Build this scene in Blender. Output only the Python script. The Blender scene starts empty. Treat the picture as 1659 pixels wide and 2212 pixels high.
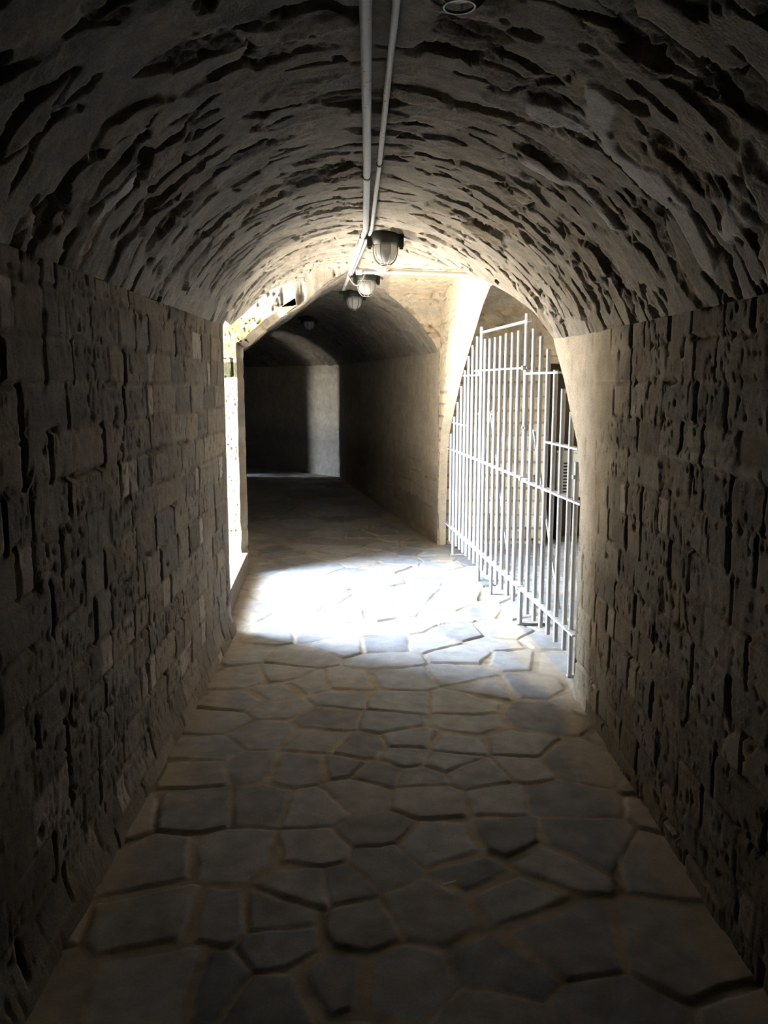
import bpy, math, random
import numpy as np
random.seed(7)
rng = np.random.default_rng(7)
SC = bpy.context.scene
COL = SC.collection

# ------------------------------------------------------------------ camera
H_EYE = 1.55
FPX, WPX, HPX = 1789.0, 1659.0, 2212.0
TH = math.atan(281 / FPX)
PS = math.atan(25.5 * math.cos(TH) / FPX)
cd = bpy.data.cameras.new('camera')
cam = bpy.data.objects.new('camera', cd); COL.objects.link(cam)
cam.location = (0, 0, H_EYE)
cam.rotation_euler = (math.pi / 2 - TH, 0, -PS)
cd.sensor_fit = 'VERTICAL'; cd.sensor_height = 36.0; cd.sensor_width = 27.0
cd.lens = 36.0 * FPX / HPX
cd.clip_start = 0.02
SC.camera = cam

# ------------------------------------------------------------------ plan of the tunnel (metres)
LY = [-6, 5.0, 6.6, 12.4, 15.0, 16.4]; LX = [-.886, -.886, -1.0, -2.15, -4.2, -5.4]
RY = [-6, 4.0, 7.85, 13.6, 15.9, 16.4]; RX = [1.0, 1.0, .62, -.56, -2.6, -3.1]
CR = 2.42
def XL(Y): return np.interp(Y, LY, LX)
def XR(Y): return np.interp(Y, RY, RX)
def springL(Y): return np.interp(Y, [-6, 5, 6.6, 20], [1.876, 1.88, 1.86, 1.86])
def springR(Y): return np.interp(Y, [-6, 4, 7.85, 20], [1.77, 1.77, 1.82, 1.82])
def archz(u, zl, zr, hw):
    sp = zl + (zr - zl) * u
    r = CR - (zl + zr) / 2; R = (hw * hw + r * r) / (2 * r); o = (u - .5) * 2 * hw
    return sp + np.sqrt(np.maximum(R * R - o * o, 0)) - (R - r)
def M(X, Y):
    l = XL(Y); r = XR(Y); u = np.clip((X - l) / (r - l), 0, 1)
    return archz(u, springL(Y), springR(Y), (r - l) / 2) - drop(u, Y)
def drop(u, Y):
    # beyond the doorway the left haunch of the vault is lower
    t = np.clip((Y - 6.53) / .07, 0, 1); t = t * t * (3 - 2 * t)
    return t * np.interp(u, [0, .03, .09, .165, .27, .40, .5, 1], [.05, .13, .175, .195, .19, .08, 0, 0])
# side chamber: profile along Y, running to +X
BP = [(3.93, -.02), (3.93, .98), (4.02, 1.25), (4.12, 1.38), (4.25, 1.56), (4.41, 1.73), (4.55, 1.92), (4.76, 2.035), (4.97, 2.13),
      (5.24, 2.235), (5.5, 2.32), (5.85, 2.385), (6.3, 2.415), (7.0, 2.41), (7.4, 2.37), (7.62, 2.31), (7.75, 2.22), (7.81, 2.08),
      (7.83, 1.9), (7.83, -.02)]
BPY = np.array([p[0] for p in BP[1:-1]]); BPZ = np.array([p[1] for p in BP[1:-1]])
def B(X, Y):
    z = np.interp(Y, BPY + np.arange(len(BPY)) * 1e-6, BPZ, left=-9, right=-9)
    return z - .6 * np.maximum(0, .15 - X)
# doorway notch (no roof) in the left wall
DY0, DY1 = 5.06, 6.6
def XE(Y): return np.maximum(np.interp(Y, [5.3, 5.52, 5.80, 5.94, 6.08, 6.26, 6.6, 6.8], [-.91, -.895, -.87, -.825, -.745, -.665, -.585, -.55]), XL(Y) + .015)
def DYm(X): return DY1 + .13 * np.clip((XE(np.full_like(X, DY1)) - X) / .15, 0, 1)
def gD(X, Y): return np.maximum(np.maximum(X - XE(Y), DY0 - Y), Y - DYm(X))
# second doorway, far down the tunnel
EY0, EY1 = 13.68, 13.98
def gE(X, Y): return np.maximum(np.maximum(X - (XL(Y) + .3), EY0 - Y), Y - EY1)

# ------------------------------------------------------------------ numeric noise
def _h(ix, iy, s):
    n = (ix.astype(np.int64) * 374761393 + iy.astype(np.int64) * 668265263 + s * 1442695041) & 0x7fffffff
    n = ((n ^ (n >> 13)) * 1274126177) & 0x7fffffff
    n = ((n ^ (n >> 16)) * 1911520717) & 0x7fffffff
    return (n ^ (n >> 15)).astype(np.float64) / 0x7fffffff
def vn(x, y, s=0):
    ix = np.floor(x); iy = np.floor(y); fx = x - ix; fy = y - iy
    fx = fx * fx * (3 - 2 * fx); fy = fy * fy * (3 - 2 * fy)
    a = _h(ix, iy, s); b = _h(ix + 1, iy, s); c = _h(ix, iy + 1, s); d = _h(ix + 1, iy + 1, s)
    return (a + (b - a) * fx) * (1 - fy) + (c + (d - c) * fx) * fy
def fbm(x, y, s=0, o=4):
    r = 0; a = .5; t = 0
    for k in range(o):
        r = r + a * vn(x, y, s + 17 * k); t += a; a *= .55; x = x * 2.03 + 3.1; y = y * 2.03 + 1.7
    return r / t
def sst(x, a, b):
    t = np.clip((x - a) / (b - a), 0, 1); return t * t * (3 - 2 * t)

# ------------------------------------------------------------------ masonry patterns -> (height, colour)
def ashlar(u, v, seed, ch=.137, lmin=.16, lmax=.36, base=(.40, .34, .265), light=.17, rough=1.0, joint=1.0):
    R = np.random.default_rng(seed)
    vv = v + .012 * (fbm(u * 1.1, v * .8, seed, 2) - .5) * 2 + .004 * (fbm(u * 14, v * 14, seed + 6, 2) - .5)
    uu = u + .006 * (fbm(u * 9, v * 9, seed + 5) - .5) * 2
    lo, hi = vv.min() - .3, vv.max() + .3
    bounds = [lo]
    while bounds[-1] < hi: bounds.append(bounds[-1] + ch * R.uniform(.9, 1.1))
    bounds = np.array(bounds)
    c = np.clip(np.searchsorted(bounds, vv) - 1, 0, len(bounds) - 2)
    dv = np.minimum(vv - bounds[c], bounds[c + 1] - vv)
    vloc = (vv - bounds[c]) / (bounds[c + 1] - bounds[c])
    hgt = np.zeros_like(u); col = np.zeros(u.shape + (3,)); base = np.array(base)
    ulo, uhi = uu.min() - 1, uu.max() + 1
    du = np.zeros_like(u); uloc = np.zeros_like(u)
    r1 = np.zeros_like(u); r2 = np.zeros_like(u); r3 = np.zeros_like(u); jt = np.zeros_like(u); hd = np.zeros_like(u)
    for ci in range(len(bounds) - 1):
        m = c == ci
        j = [ulo + R.uniform(0, .3)]; head = []
        while j[-1] < uhi:
            if R.random() < light: j.append(j[-1] + R.uniform(.09, .14)); head.append(1)
            else: j.append(j[-1] + R.uniform(lmin, lmax)); head.append(0)
        j = np.array(j); head = np.array(head + [0]); nb = len(j)
        q1, q2, q3 = R.random(nb), R.random(nb), R.random(nb)
        qj = R.random(nb + 1)
        if not m.any(): continue
        um = uu[m]; k = np.clip(np.searchsorted(j, um) - 1, 0, nb - 2)
        left = um - j[k]; right = j[k + 1] - um
        du[m] = np.minimum(left, right); uloc[m] = left / (j[k + 1] - j[k])
        jt[m] = np.where(left < right, qj[k], qj[k + 1])
        r1[m] = q1[k]; r2[m] = q2[k]; r3[m] = q3[k]; hd[m] = head[k]
    f = fbm(u * 30, v * 30, seed + 9, 3) - .5
    f2 = fbm(u * 7, v * 7, seed + 11, 3)
    jw = (.004 + .006 * jt)
    open_ = (jt > .35) * sst(f2, .32, .5)
    jmask = 1 - sst(du, jw * .7, jw * 1.3)
    hmask = 1 - sst(dv, .006, .012)
    hgt = (r1 - .5) * .007 + (vloc - .5) * (r2 - .5) * .008 + (uloc - .5) * (r3 - .5) * .008 + f * .007 * rough
    hgt = hgt * (1 - hmask) + hmask * (-.003 + f * .006)
    hgt = hgt - jmask * (open_ * .028 * joint + .003)
    hgap = hmask * sst(fbm(u * 3.5, v * 9, seed + 21), .64, .72)
    hgt -= hgap * .015
    pit = sst(vn(u * 85, v * 48, seed + 3), .80, .90) * sst(fbm(u * 3, v * 3, seed + 31), .36, .55) + sst(vn(u * 40, v * 22, seed + 4), .90, .96)
    hgt -= pit * .013
    tone = .72 + .5 * r2 + .25 * (f2 - .5)
    tone = np.where(hd > 0, 1.55 + .5 * r1, tone)
    hue = np.stack([1 + .10 * (r3 - .5), np.ones_like(r3), 1 - .16 * (r3 - .5)], -1)
    hue = np.where((hd > 0)[..., None], np.array([.98, 1.0, 1.08]), hue)
    col = base * tone[..., None] * hue
    mort = np.array([.36, .30, .225]) * (.85 + .4 * f2)[..., None]
    mm = np.maximum(hmask, jmask * (1 - open_))[..., None]
    col = col * (1 - mm) + mort * mm
    return hgt, col
def cells(x, y, seed):
    """jittered cells: edge distance (cell units), cell id randoms, local offset"""
    ix = np.floor(x); iy = np.floor(y)
    F1 = np.full(x.shape, 9.); F2 = F1.copy(); bx = np.zeros_like(x); by = bx.copy(); cx = bx.copy(); cy = bx.copy(); c2x = bx.copy(); c2y = bx.copy()
    for dx in (-1, 0, 1):
        for dy in (-1, 0, 1):
            gx, gy = ix + dx, iy + dy
            px = gx + .12 + .76 * _h(gx, gy, seed); py = gy + .12 + .76 * _h(gx, gy, seed + 1)
            d = (x - px) ** 2 + (y - py) ** 2
            n1 = d < F1; n2 = (~n1) & (d < F2)
            F2 = np.where(n1, F1, np.where(n2, d, F2)); c2x = np.where(n1, cx, np.where(n2, px, c2x)); c2y = np.where(n1, cy, np.where(n2, py, c2y))
            F1 = np.where(n1, d, F1); cx = np.where(n1, px, cx); cy = np.where(n1, py, cy)
            bx = np.where(n1, gx, bx); by = np.where(n1, gy, by)
    sd = np.hypot(cx - c2x, cy - c2y) + 1e-6
    edge = (F2 - F1) / (2 * sd)
    return edge, [_h(bx, by, seed + 10 + k) for k in range(6)], x - cx, y - cy
def rubble(a, y, seed, base=(.36, .315, .255), sa=.21, sy=.105, amp=1.0):
    """roughly coursed vault stones half buried in mortar: a runs along the arc, y along the tunnel"""
    yy = y + .040 * (fbm(a * 1.6, y * 1.6, seed, 2) - .5) * 2 + .020 * (fbm(a * 11, y * 13, seed + 2, 3) - .5) * 2
    aa = a + .06 * (fbm(a * 2.5, y * 4.0, seed + 1, 2) - .5) * 2 + .022 * (fbm(a * 12, y * 14, seed + 3, 3) - .5) * 2
    sx = aa / sa; sq = yy / sy
    e, r, lx, ly = cells(sx, sq, seed + 40)
    d = e * sy
    f = fbm(a * 30, y * 34, seed + 7, 4) - .5
    f2 = fbm(a * 4.5, y * 4.5, seed + 8, 4)
    f3 = fbm(a * 9, y * 14, seed + 9, 3)
    hm = .003 * (f2 - .5) * 2 + f * .007
    kind = r[0]
    lump = sst(d, .001, .008)
    proud = (kind > .80); low = (kind < .15)
    tilt = ly * (r[1] - .22) * .018 + lx * (r[2] - .5) * .008
    hp = hm + lump * (.003 + .012 * r[3] + tilt) + lump * f * .010
    hl = hm - sst(d, .004, .011) * (.004 + .016 * r[3] + tilt * .6) + sst(d, .006, .014) * f * .030
    hn = hm + lump * ((r[3] - .5) * .004 + tilt * .15)
    h = np.where(proud, hp, np.where(low, hl, hn))
    gn = fbm(a * 5.0, y * 9.0, seed + 13, 3)
    along = sst(np.abs(ly) - .8 * np.abs(lx), -.05, .12)
    w = .002 + .009 * sst(f3, .3, .7)
    gap = (1 - sst(d, w, w + .005)) * sst(gn, .53, .58) * (.2 + .8 * along)
    h = h - gap * .045
    hole = sst(f3, .72, .77) * sst(f2, .42, .55)
    h = h - hole * .025
    stone = np.where(proud | low, lump, lump * .45)
    tone = (.62 + .62 * r[4]) * (.82 + .36 * f2) * (1 + .7 * f)
    col = np.array(base) * tone[..., None] * np.stack([1 + .10 * (r[5] - .5), np.ones_like(a), 1 - .16 * (r[5] - .5)], -1)
    mort = np.array([.37, .34, .29]) * ((.80 + .40 * f2) * (1 + .35 * f))[..., None]
    st = stone[..., None]
    return h * amp, mort * (1 - st) + col * st

# ------------------------------------------------------------------ mesh helpers
def link_mesh(name, verts, loops, starts, totals, mat, col=None, parent=None, smooth=True):
    me = bpy.data.meshes.new(name)
    me.vertices.add(len(verts)); me.vertices.foreach_set('co', np.asarray(verts, np.float32).ravel())
    me.loops.add(len(loops)); me.loops.foreach_set('vertex_index', np.asarray(loops, np.int32))
    me.polygons.add(len(starts)); me.polygons.foreach_set('loop_start', np.asarray(starts, np.int32))
    try: me.polygons.foreach_set('loop_total', np.asarray(totals, np.int32))
    except Exception: pass
    me.update(calc_edges=True); me.validate()
    if smooth: me.polygons.foreach_set('use_smooth', np.ones(len(me.polygons), bool))
    if col is not None:
        at = me.color_attributes.new('stone', 'FLOAT_COLOR', 'POINT')
        rgba = np.ones((len(verts), 4), np.float32); rgba[:, :3] = np.clip(col, 0, 1.6)
        at.data.foreach_set('color', rgba.ravel())
    me.materials.append(mat)
    o = bpy.data.objects.new(name, me); COL.objects.link(o)
    if parent: o.parent = parent
    return o
def struct(o): o['kind'] = 'structure'; return o
def grid_obj(name, P, mat, g=None, h=None, N=None, col=None, taper=.05):
    """P: n x m x 3 grid; keeps the region g>0, cutting cells exactly along g=0"""
    n, m = P.shape[:2]
    if g is None: g = np.ones((n, m))
    Q = P.copy()
    if h is not None:
        Q = P + N * (h * sst(np.abs(g), 0, taper))[..., None]
    V = Q.reshape(-1, 3); G = g.ravel(); C = col.reshape(-1, 3) if col is not None else np.ones((n * m, 3)) * .4
    i = np.arange(n * m).reshape(n, m)
    quads = np.stack([i[:-1, :-1], i[1:, :-1], i[1:, 1:], i[:-1, 1:]], -1).reshape(-1, 4)
    pos = G[quads] > 0; cnt = pos.sum(1)
    full = quads[cnt == 4]; mixed = quads[(cnt > 0) & (cnt < 4)]
    exv, exc, cache = [], [], {}
    polys = []; base = n * m
    for q in mixed:
        poly = []
        for k in range(4):
            a, b = int(q[k]), int(q[(k + 1) & 3])
            if G[a] > 0: poly.append(a)
            if (G[a] > 0) != (G[b] > 0):
                key = (a, b) if a < b else (b, a)
                if key not in cache:
                    t = G[key[0]] / (G[key[0]] - G[key[1]])
                    exv.append(V[key[0]] * (1 - t) + V[key[1]] * t); exc.append(C[key[0]] * (1 - t) + C[key[1]] * t)
                    cache[key] = base + len(exv) - 1
                poly.append(cache[key])
        if len(poly) > 2: polys.append(poly)
    if exv: V = np.vstack([V, np.array(exv)]); C = np.vstack([C, np.array(exc)])
    loops = np.concatenate([full.ravel(), np.array([x for p in polys for x in p], np.int64)]).astype(np.int64)
    tot = np.concatenate([np.full(len(full), 4), np.array([len(p) for p in polys], np.int64)]).astype(np.int64)
    used = np.zeros(len(V), bool); used[loops] = True
    remap = np.cumsum(used) - 1
    starts = np.concatenate([[0], np.cumsum(tot)[:-1]])
    return link_mesh(name, V[used], remap[loops], starts, tot, mat, C[used])

class MB:
    """collects simple solids, links them as ONE mesh"""
    def __init__(s): s.v = []; s.f = []
    def add(s, vs, fs):
        b = len(s.v); s.v += [tuple(map(float, x)) for x in vs]; s.f += [tuple(b + i for i in f) for f in fs]; return s
    def box(s, x0, x1, y0, y1, z0, z1):
        return s.add([(x0, y0, z0), (x1, y0, z0), (x1, y1, z0), (x0, y1, z0), (x0, y0, z1), (x1, y0, z1), (x1, y1, z1), (x0, y1, z1)],
                     [(0, 3, 2, 1), (4, 5, 6, 7), (0, 1, 5, 4), (1, 2, 6, 5), (2, 3, 7, 6), (3, 0, 4, 7)])
    def quad(s, a, b, c, d): return s.add([a, b, c, d], [(0, 1, 2, 3)])
    def tube(s, pts, r, n=12, caps=True, closed=False):
        pts = [np.array(p, float) for p in pts]; k = len(pts); rings = []
        prev = None
        for i in range(k):
            if closed: t = pts[(i + 1) % k] - pts[i - 1]
            else: t = pts[min(i + 1, k - 1)] - pts[max(i - 1, 0)]
            t = t / np.linalg.norm(t)
            if prev is None:
                ref = np.array([0, 0, 1.0]) if abs(t[2]) < .9 else np.array([1.0, 0, 0])
                a = np.cross(t, ref)
            else: a = prev - t * (prev @ t)
            a /= np.linalg.norm(a); prev = a; b = np.cross(t, a)
            rr = r[i] if hasattr(r, '__len__') else r
            rings.append([pts[i] + rr * (math.cos(2 * math.pi * j / n) * a + math.sin(2 * math.pi * j / n) * b) for j in range(n)])
        vs = [p for rg in rings for p in rg]; fs = []
        for i in range(k if closed else k - 1):
            i2 = (i + 1) % k
            for j in range(n):
                fs.append((i * n + j, i * n + (j + 1) % n, i2 * n + (j + 1) % n, i2 * n + j))
        if caps and not closed:
            fs.append(tuple(range(n - 1, -1, -1))); fs.append(tuple((k - 1) * n + j for j in range(n)))
        return s.add(vs, fs)
    def lathe(s, prof, n=32, c=(0, 0, 0), cap0=True, cap1=True):
        vs = []; fs = []
        for (r, z) in prof:
            for j in range(n):
                a = 2 * math.pi * j / n; vs.append((c[0] + r * math.cos(a), c[1] + r * math.sin(a), c[2] + z))
        for i in range(len(prof) - 1):
            for j in range(n): fs.append((i * n + j, i * n + (j + 1) % n, (i + 1) * n + (j + 1) % n, (i + 1) * n + j))
        if cap0: fs.append(tuple(range(n - 1, -1, -1)))
        if cap1: fs.append(tuple((len(prof) - 1) * n + j for j in range(n)))
        return s.add(vs, fs)
    def flat(s, p, q, w, t, side):
        """flat bar from p to q; width w along vector side, thickness t across"""
        p, q = np.array(p, float), np.array(q, float); d = q - p; d /= np.linalg.norm(d)
        a = np.array(side, float); a -= d * (a @ d); a /= np.linalg.norm(a); b = np.cross(d, a)
        vs = [e + sa * a * w / 2 + sb * b * t / 2 for e in (p, q) for sa, sb in ((-1, -1), (1, -1), (1, 1), (-1, 1))]
        return s.add(vs, [(3, 2, 1, 0), (4, 5, 6, 7), (0, 1, 5, 4), (1, 2, 6, 5), (2, 3, 7, 6), (3, 0, 4, 7)])
    def build(s, name, mat, parent=None, smooth=False, bevel=0):
        me = bpy.data.meshes.new(name); me.from_pydata(s.v, [], s.f); me.update()
        me.materials.append(mat)
        if smooth: me.polygons.foreach_set('use_smooth', np.ones(len(me.polygons), bool))
        o = bpy.data.objects.new(name, me); COL.objects.link(o)
        if parent: o.parent = parent
        if smooth == 'auto':
            me.set_sharp_from_angle(angle=math.radians(35))
        if bevel:
            md = o.modifiers.new('edge', 'BEVEL'); md.width = bevel; md.segments = 2; md.limit_method = 'ANGLE'
        return o
def thing(name, loc, label, cat, group=None):
    o = bpy.data.objects.new(name, None); COL.objects.link(o); o.location = loc; o.empty_display_size = .1
    o['label'] = label; o['category'] = cat
    if group: o['group'] = group
    return o
def tag(o, label, cat, group=None):
    o['label'] = label; o['category'] = cat
    if group: o['group'] = group
    return o

# ------------------------------------------------------------------ materials
def new_mat(name):
    m = bpy.data.materials.new(name); m.use_nodes = True
    nt = m.node_tree; b = nt.nodes['Principled BSDF']
    return m, nt, b
def stone_mat(name, fine=1.0, rough=.92, bump=.5, albedo=.38):
    m, nt, b = new_mat(name); L = nt.links
    at = nt.nodes.new('ShaderNodeAttribute'); at.attribute_name = 'stone'
    tc = nt.nodes.new('ShaderNodeTexCoord')
    n1 = nt.nodes.new('ShaderNodeTexNoise'); n1.inputs['Scale'].default_value = 120; n1.inputs['Detail'].default_value = 6; n1.inputs['Roughness'].default_value = .65
    n2 = nt.nodes.new('ShaderNodeTexNoise'); n2.inputs['Scale'].default_value = 14; n2.inputs['Detail'].default_value = 5
    L.new(tc.outputs['Object'], n1.inputs['Vector']); L.new(tc.outputs['Object'], n2.inputs['Vector'])
    mr = nt.nodes.new('ShaderNodeMapRange'); mr.inputs['From Min'].default_value = .3; mr.inputs['From Max'].default_value = .7
    mr.inputs['To Min'].default_value = 1 - .28 * fine; mr.inputs['To Max'].default_value = 1 + .22 * fine
    L.new(n1.outputs['Fac'], mr.inputs['Value'])
    mr2 = nt.nodes.new('ShaderNodeMapRange'); mr2.inputs['From Min'].default_value = .3; mr2.inputs['From Max'].default_value = .7
    mr2.inputs['To Min'].default_value = .86; mr2.inputs['To Max'].default_value = 1.12
    L.new(n2.outputs['Fac'], mr2.inputs['Value'])
    mu = nt.nodes.new('ShaderNodeMath'); mu.operation = 'MULTIPLY'
    L.new(mr.outputs[0], mu.inputs[0]); L.new(mr2.outputs[0], mu.inputs[1])
    mu2 = nt.nodes.new('ShaderNodeMath'); mu2.operation = 'MULTIPLY'; mu2.inputs[1].default_value = albedo; L.new(mu.outputs[0], mu2.inputs[0]); mu = mu2
    vm = nt.nodes.new('ShaderNodeVectorMath'); vm.operation = 'SCALE'
    L.new(at.outputs['Color'], vm.inputs[0]); L.new(mu.outputs[0], vm.inputs['Scale'])
    L.new(vm.outputs[0], b.inputs['Base Color'])
    b.inputs['Roughness'].default_value = rough
    b.inputs['Specular IOR Level'].default_value = .25
    bp = nt.nodes.new('ShaderNodeBump'); bp.inputs['Strength'].default_value = bump; bp.inputs['Distance'].default_value = .006
    L.new(n1.outputs['Fac'], bp.inputs['Height']); L.new(bp.outputs[0], b.inputs['Normal'])
    return m
def flat_mat(name, col, rough=.6, metal=0, noise=.12, scale=40, bump=0, spec=.4):
    m, nt, b = new_mat(name); L = nt.links
    tc = nt.nodes.new('ShaderNodeTexCoord')
    n = nt.nodes.new('ShaderNodeTexNoise'); n.inputs['Scale'].default_value = scale; n.inputs['Detail'].default_value = 4
    L.new(tc.outputs['Object'], n.inputs['Vector'])
    rp = nt.nodes.new('ShaderNodeMix'); rp.data_type = 'RGBA'
    rp.inputs['A'].default_value = (*[c * (1 - noise) for c in col], 1); rp.inputs['B'].default_value = (*[min(1, c * (1 + noise)) for c in col], 1)
    L.new(n.outputs['Fac'], rp.inputs['Factor']); L.new(rp.outputs['Result'], b.inputs['Base Color'])
    b.inputs['Roughness'].default_value = rough; b.inputs['Metallic'].default_value = metal
    b.inputs['Specular IOR Level'].default_value = spec
    if bump:
        bp = nt.nodes.new('ShaderNodeBump'); bp.inputs['Strength'].default_value = bump; bp.inputs['Distance'].default_value = .004
        L.new(n.outputs['Fac'], bp.inputs['Height']); L.new(bp.outputs[0], b.inputs['Normal'])
    return m
M_WALL = stone_mat('tuff_block_wall'); M_VAULT = stone_mat('vault_rubble', bump=.7, albedo=.60); M_PALE = stone_mat('pale_lit_stone', bump=.6, albedo=.66); M_FLOOR = stone_mat('flagstones', fine=.5, rough=.75, bump=.25, albedo=.72)  # the pale stone's albedo is raised to stand in for bounced light
M_GATE = flat_mat('white_painted_steel', (.36, .37, .38), .5, 0, .12, 60, .1)
def conduit_mat():
    m, nt, b = new_mat('speckled_white_conduit'); L = nt.links
    tc = nt.nodes.new('ShaderNodeTexCoord')
    n = nt.nodes.new('ShaderNodeTexNoise'); n.inputs['Scale'].default_value = 90; n.inputs['Detail'].default_value = 3
    n2 = nt.nodes.new('ShaderNodeTexNoise'); n2.inputs['Scale'].default_value = 7
    L.new(tc.outputs['Object'], n.inputs['Vector']); L.new(tc.outputs['Object'], n2.inputs['Vector'])
    ad = nt.nodes.new('ShaderNodeMath'); ad.operation = 'MULTIPLY_ADD'; ad.inputs[1].default_value = .35
    L.new(n2.outputs['Fac'], ad.inputs[0]); L.new(n.outputs['Fac'], ad.inputs[2])
    cr = nt.nodes.new('ShaderNodeValToRGB'); cr.color_ramp.elements[0].position = .84; cr.color_ramp.elements[0].color = (.62, .63, .64, 1)
    cr.color_ramp.elements[1].position = .88; cr.color_ramp.elements[1].color = (.07, .065, .06, 1)
    L.new(ad.outputs[0], cr.inputs['Fac']); L.new(cr.outputs[0], b.inputs['Base Color'])
    b.inputs['Roughness'].default_value = .5
    return m
M_PIPE = conduit_mat()
M_DARK = flat_mat('dark_lamp_metal', (.014, .017, .014), .5, .2, .4, 30)
M_CLIP = flat_mat('dark_clip', (.05, .05, .05), .6)
M_WIRE = flat_mat('guard_wire', (.16, .16, .15), .45, .6, .3, 50)
M_BOX = flat_mat('pale_cabinet_paint', (.55, .55, .50), .5, 0, .08, 30)
M_SLOT = flat_mat('black_slot', (.02, .02, .02), .8)
M_HULL = flat_mat('outer_masonry', (.36, .31, .25), .9, 0, .25, 8)
M_GROUND = flat_mat('outside_paving', (.68, .62, .53), .9, 0, .2, 5)
M_CABLE = flat_mat('grey_cable', (.2, .2, .2), .6)
M_PAPER = flat_mat('white_paper', (.75, .73, .68), .8)
def glass_mat():
    m, nt, b = new_mat('ribbed_lamp_glass')
    b.inputs['Base Color'].default_value = (.93, .94, .92, 1); b.inputs['Roughness'].default_value = .22
    b.inputs['Transmission Weight'].default_value = .3; b.inputs['IOR'].default_value = 1.45
    nt2 = nt; tc = nt.nodes.new('ShaderNodeTexCoord'); n = nt.nodes.new('ShaderNodeTexNoise'); n.inputs['Scale'].default_value = 40
    nt.links.new(tc.outputs['Object'], n.inputs['Vector'])
    mr = nt.nodes.new('ShaderNodeMapRange'); mr.inputs['To Min'].default_value = .12; mr.inputs['To Max'].default_value = .35
    nt.links.new(n.outputs['Fac'], mr.inputs['Value']); nt.links.new(mr.outputs[0], b.inputs['Roughness'])
    return m
M_GLASS = glass_mat()
M_BULB = flat_mat('bulb_white', (.8, .8, .78), .4)

# ------------------------------------------------------------------ tunnel shell
def ys_between(a, b, step): return np.linspace(a, b, max(2, int(round((b - a) / step)) + 1))
YS = np.concatenate([np.linspace(-6, 1.2, 8)[:-1], ys_between(1.2, 5.2, .0075)[:-1], ys_between(5.2, 8.3, .011)[:-1], ys_between(8.3, 16.3, .03)])
def normals_of(P):
    du = np.gradient(P, axis=0); dv = np.gradient(P, axis=1)
    n = np.cross(du, dv); n /= np.linalg.norm(n, axis=-1, keepdims=True) + 1e-12
    return n
def poly_len(pts): return pts
def dist_poly(P, pts):
    d = np.full(P.shape[:-1], 9.0)
    pts = np.array(pts, float)
    for a, b in zip(pts[:-1], pts[1:]):
        ab = b - a; t = np.clip(((P - a) @ ab) / (ab @ ab), 0, 1)
        d = np.minimum(d, np.linalg.norm(P - (a + t[..., None] * ab), axis=-1))
    return d

def plan_len(fx):
    x = fx(YS); return np.concatenate([[0], np.cumsum(np.hypot(np.diff(x), np.diff(YS)))]) - 6

# left wall
zs = np.linspace(0, 1, 210)
Yg, Zt = np.meshgrid(YS, zs, indexing='ij')
Zg = -.03 + (springL(Yg) + .03) * Zt
# block wall leans out a touch and is rough at the foot
Xg = XL(Yg)
P = np.stack([Xg, Yg, Zg], -1)
Ug = np.repeat(plan_len(XL)[:, None], len(zs), 1)
h, c = ashlar(Ug, Zg, 11, ch=.136)
foot = sst(.16 - Zg, 0, .16)
h = h * (1 - .5 * foot) + foot * .035
N = np.stack([np.ones_like(Xg), np.zeros_like(Xg), np.zeros_like(Xg)], -1)
DW = DY1 + .13
g = np.minimum(np.where((Yg > DY0) & (Yg < DW), np.maximum(DY0 - Yg, Yg - DW), np.minimum(np.abs(Yg - DY0), np.abs(Yg - DW))),
               np.where((Yg > EY0) & (Yg < EY1), np.maximum(EY0 - Yg, Yg - EY1), np.minimum(np.abs(Yg - EY0), np.abs(Yg - EY1))))
struct(grid_obj('wall_left', P, M_WALL, g, h, N, c, .03))

# right wall
Zg = -.03 + (springR(Yg) + .03) * Zt
Xg = XR(Yg); P = np.stack([Xg, Yg, Zg], -1)
Ug = np.repeat(plan_len(XR)[:, None], len(zs), 1)
h, c = ashlar(Ug, Zg, 23, ch=.137, lmin=.15, lmax=.32, base=(.38, .33, .265), light=.08, joint=.7)
# pale repointed bed joint
wl = 1 - sst(np.abs(Zg - 1.315 - .012 * (fbm(Ug * 4, Zg * 0, 77) - .5)), .012, .022)
wl *= sst(3.0 - Yg, 0, .3) * sst(fbm(Ug * 8, Zg * 8, 78), .25, .45)
c = c * (1 - wl[..., None]) + np.array([.55, .52, .46]) * wl[..., None]; h = h + wl * .008
# pale bluish tone on the lower wall deep in the tunnel
pt = (sst(Yg, 12.9, 13.0) * sst(1.29 - Zg, 0, .02))[..., None]
c = c * (1 - pt) + np.array([.30, .35, .43]) * (.8 + .4 * fbm(Ug * 4, Zg * 4, 79))[..., None] * pt
# smooth plaster round the side arch, paled in colour to stand for door light
pl = sst(Yg + .3 * (fbm(Ug * 3, Zg * 3, 83) - .5), 3.3, 3.7) * (.45 + .55 * sst(Zg, .55, 1.0))
h = h * (1 - .8 * pl); ptx = (.78 + .44 * fbm(Ug * 9, Zg * 9, 85, 4))[..., None]
c = c * (1 - .75 * pl[..., None]) + ptx * .75 * pl[..., None] * np.array([1.45, 1.27, 1.0])
N = np.stack([-np.ones_like(Xg), np.zeros_like(Xg), np.zeros_like(Xg)], -1)
g = Zg - B(Xg, Yg)
gy = np.maximum(3.93 - Yg, Yg - 7.83)
g = np.maximum(g, gy)
g = np.where(g < -.5, -.5, g)
struct(grid_obj('wall_right', P, M_WALL, g, h, N, c, .05))

# vault
us = np.linspace(0, 1, 300)
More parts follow.
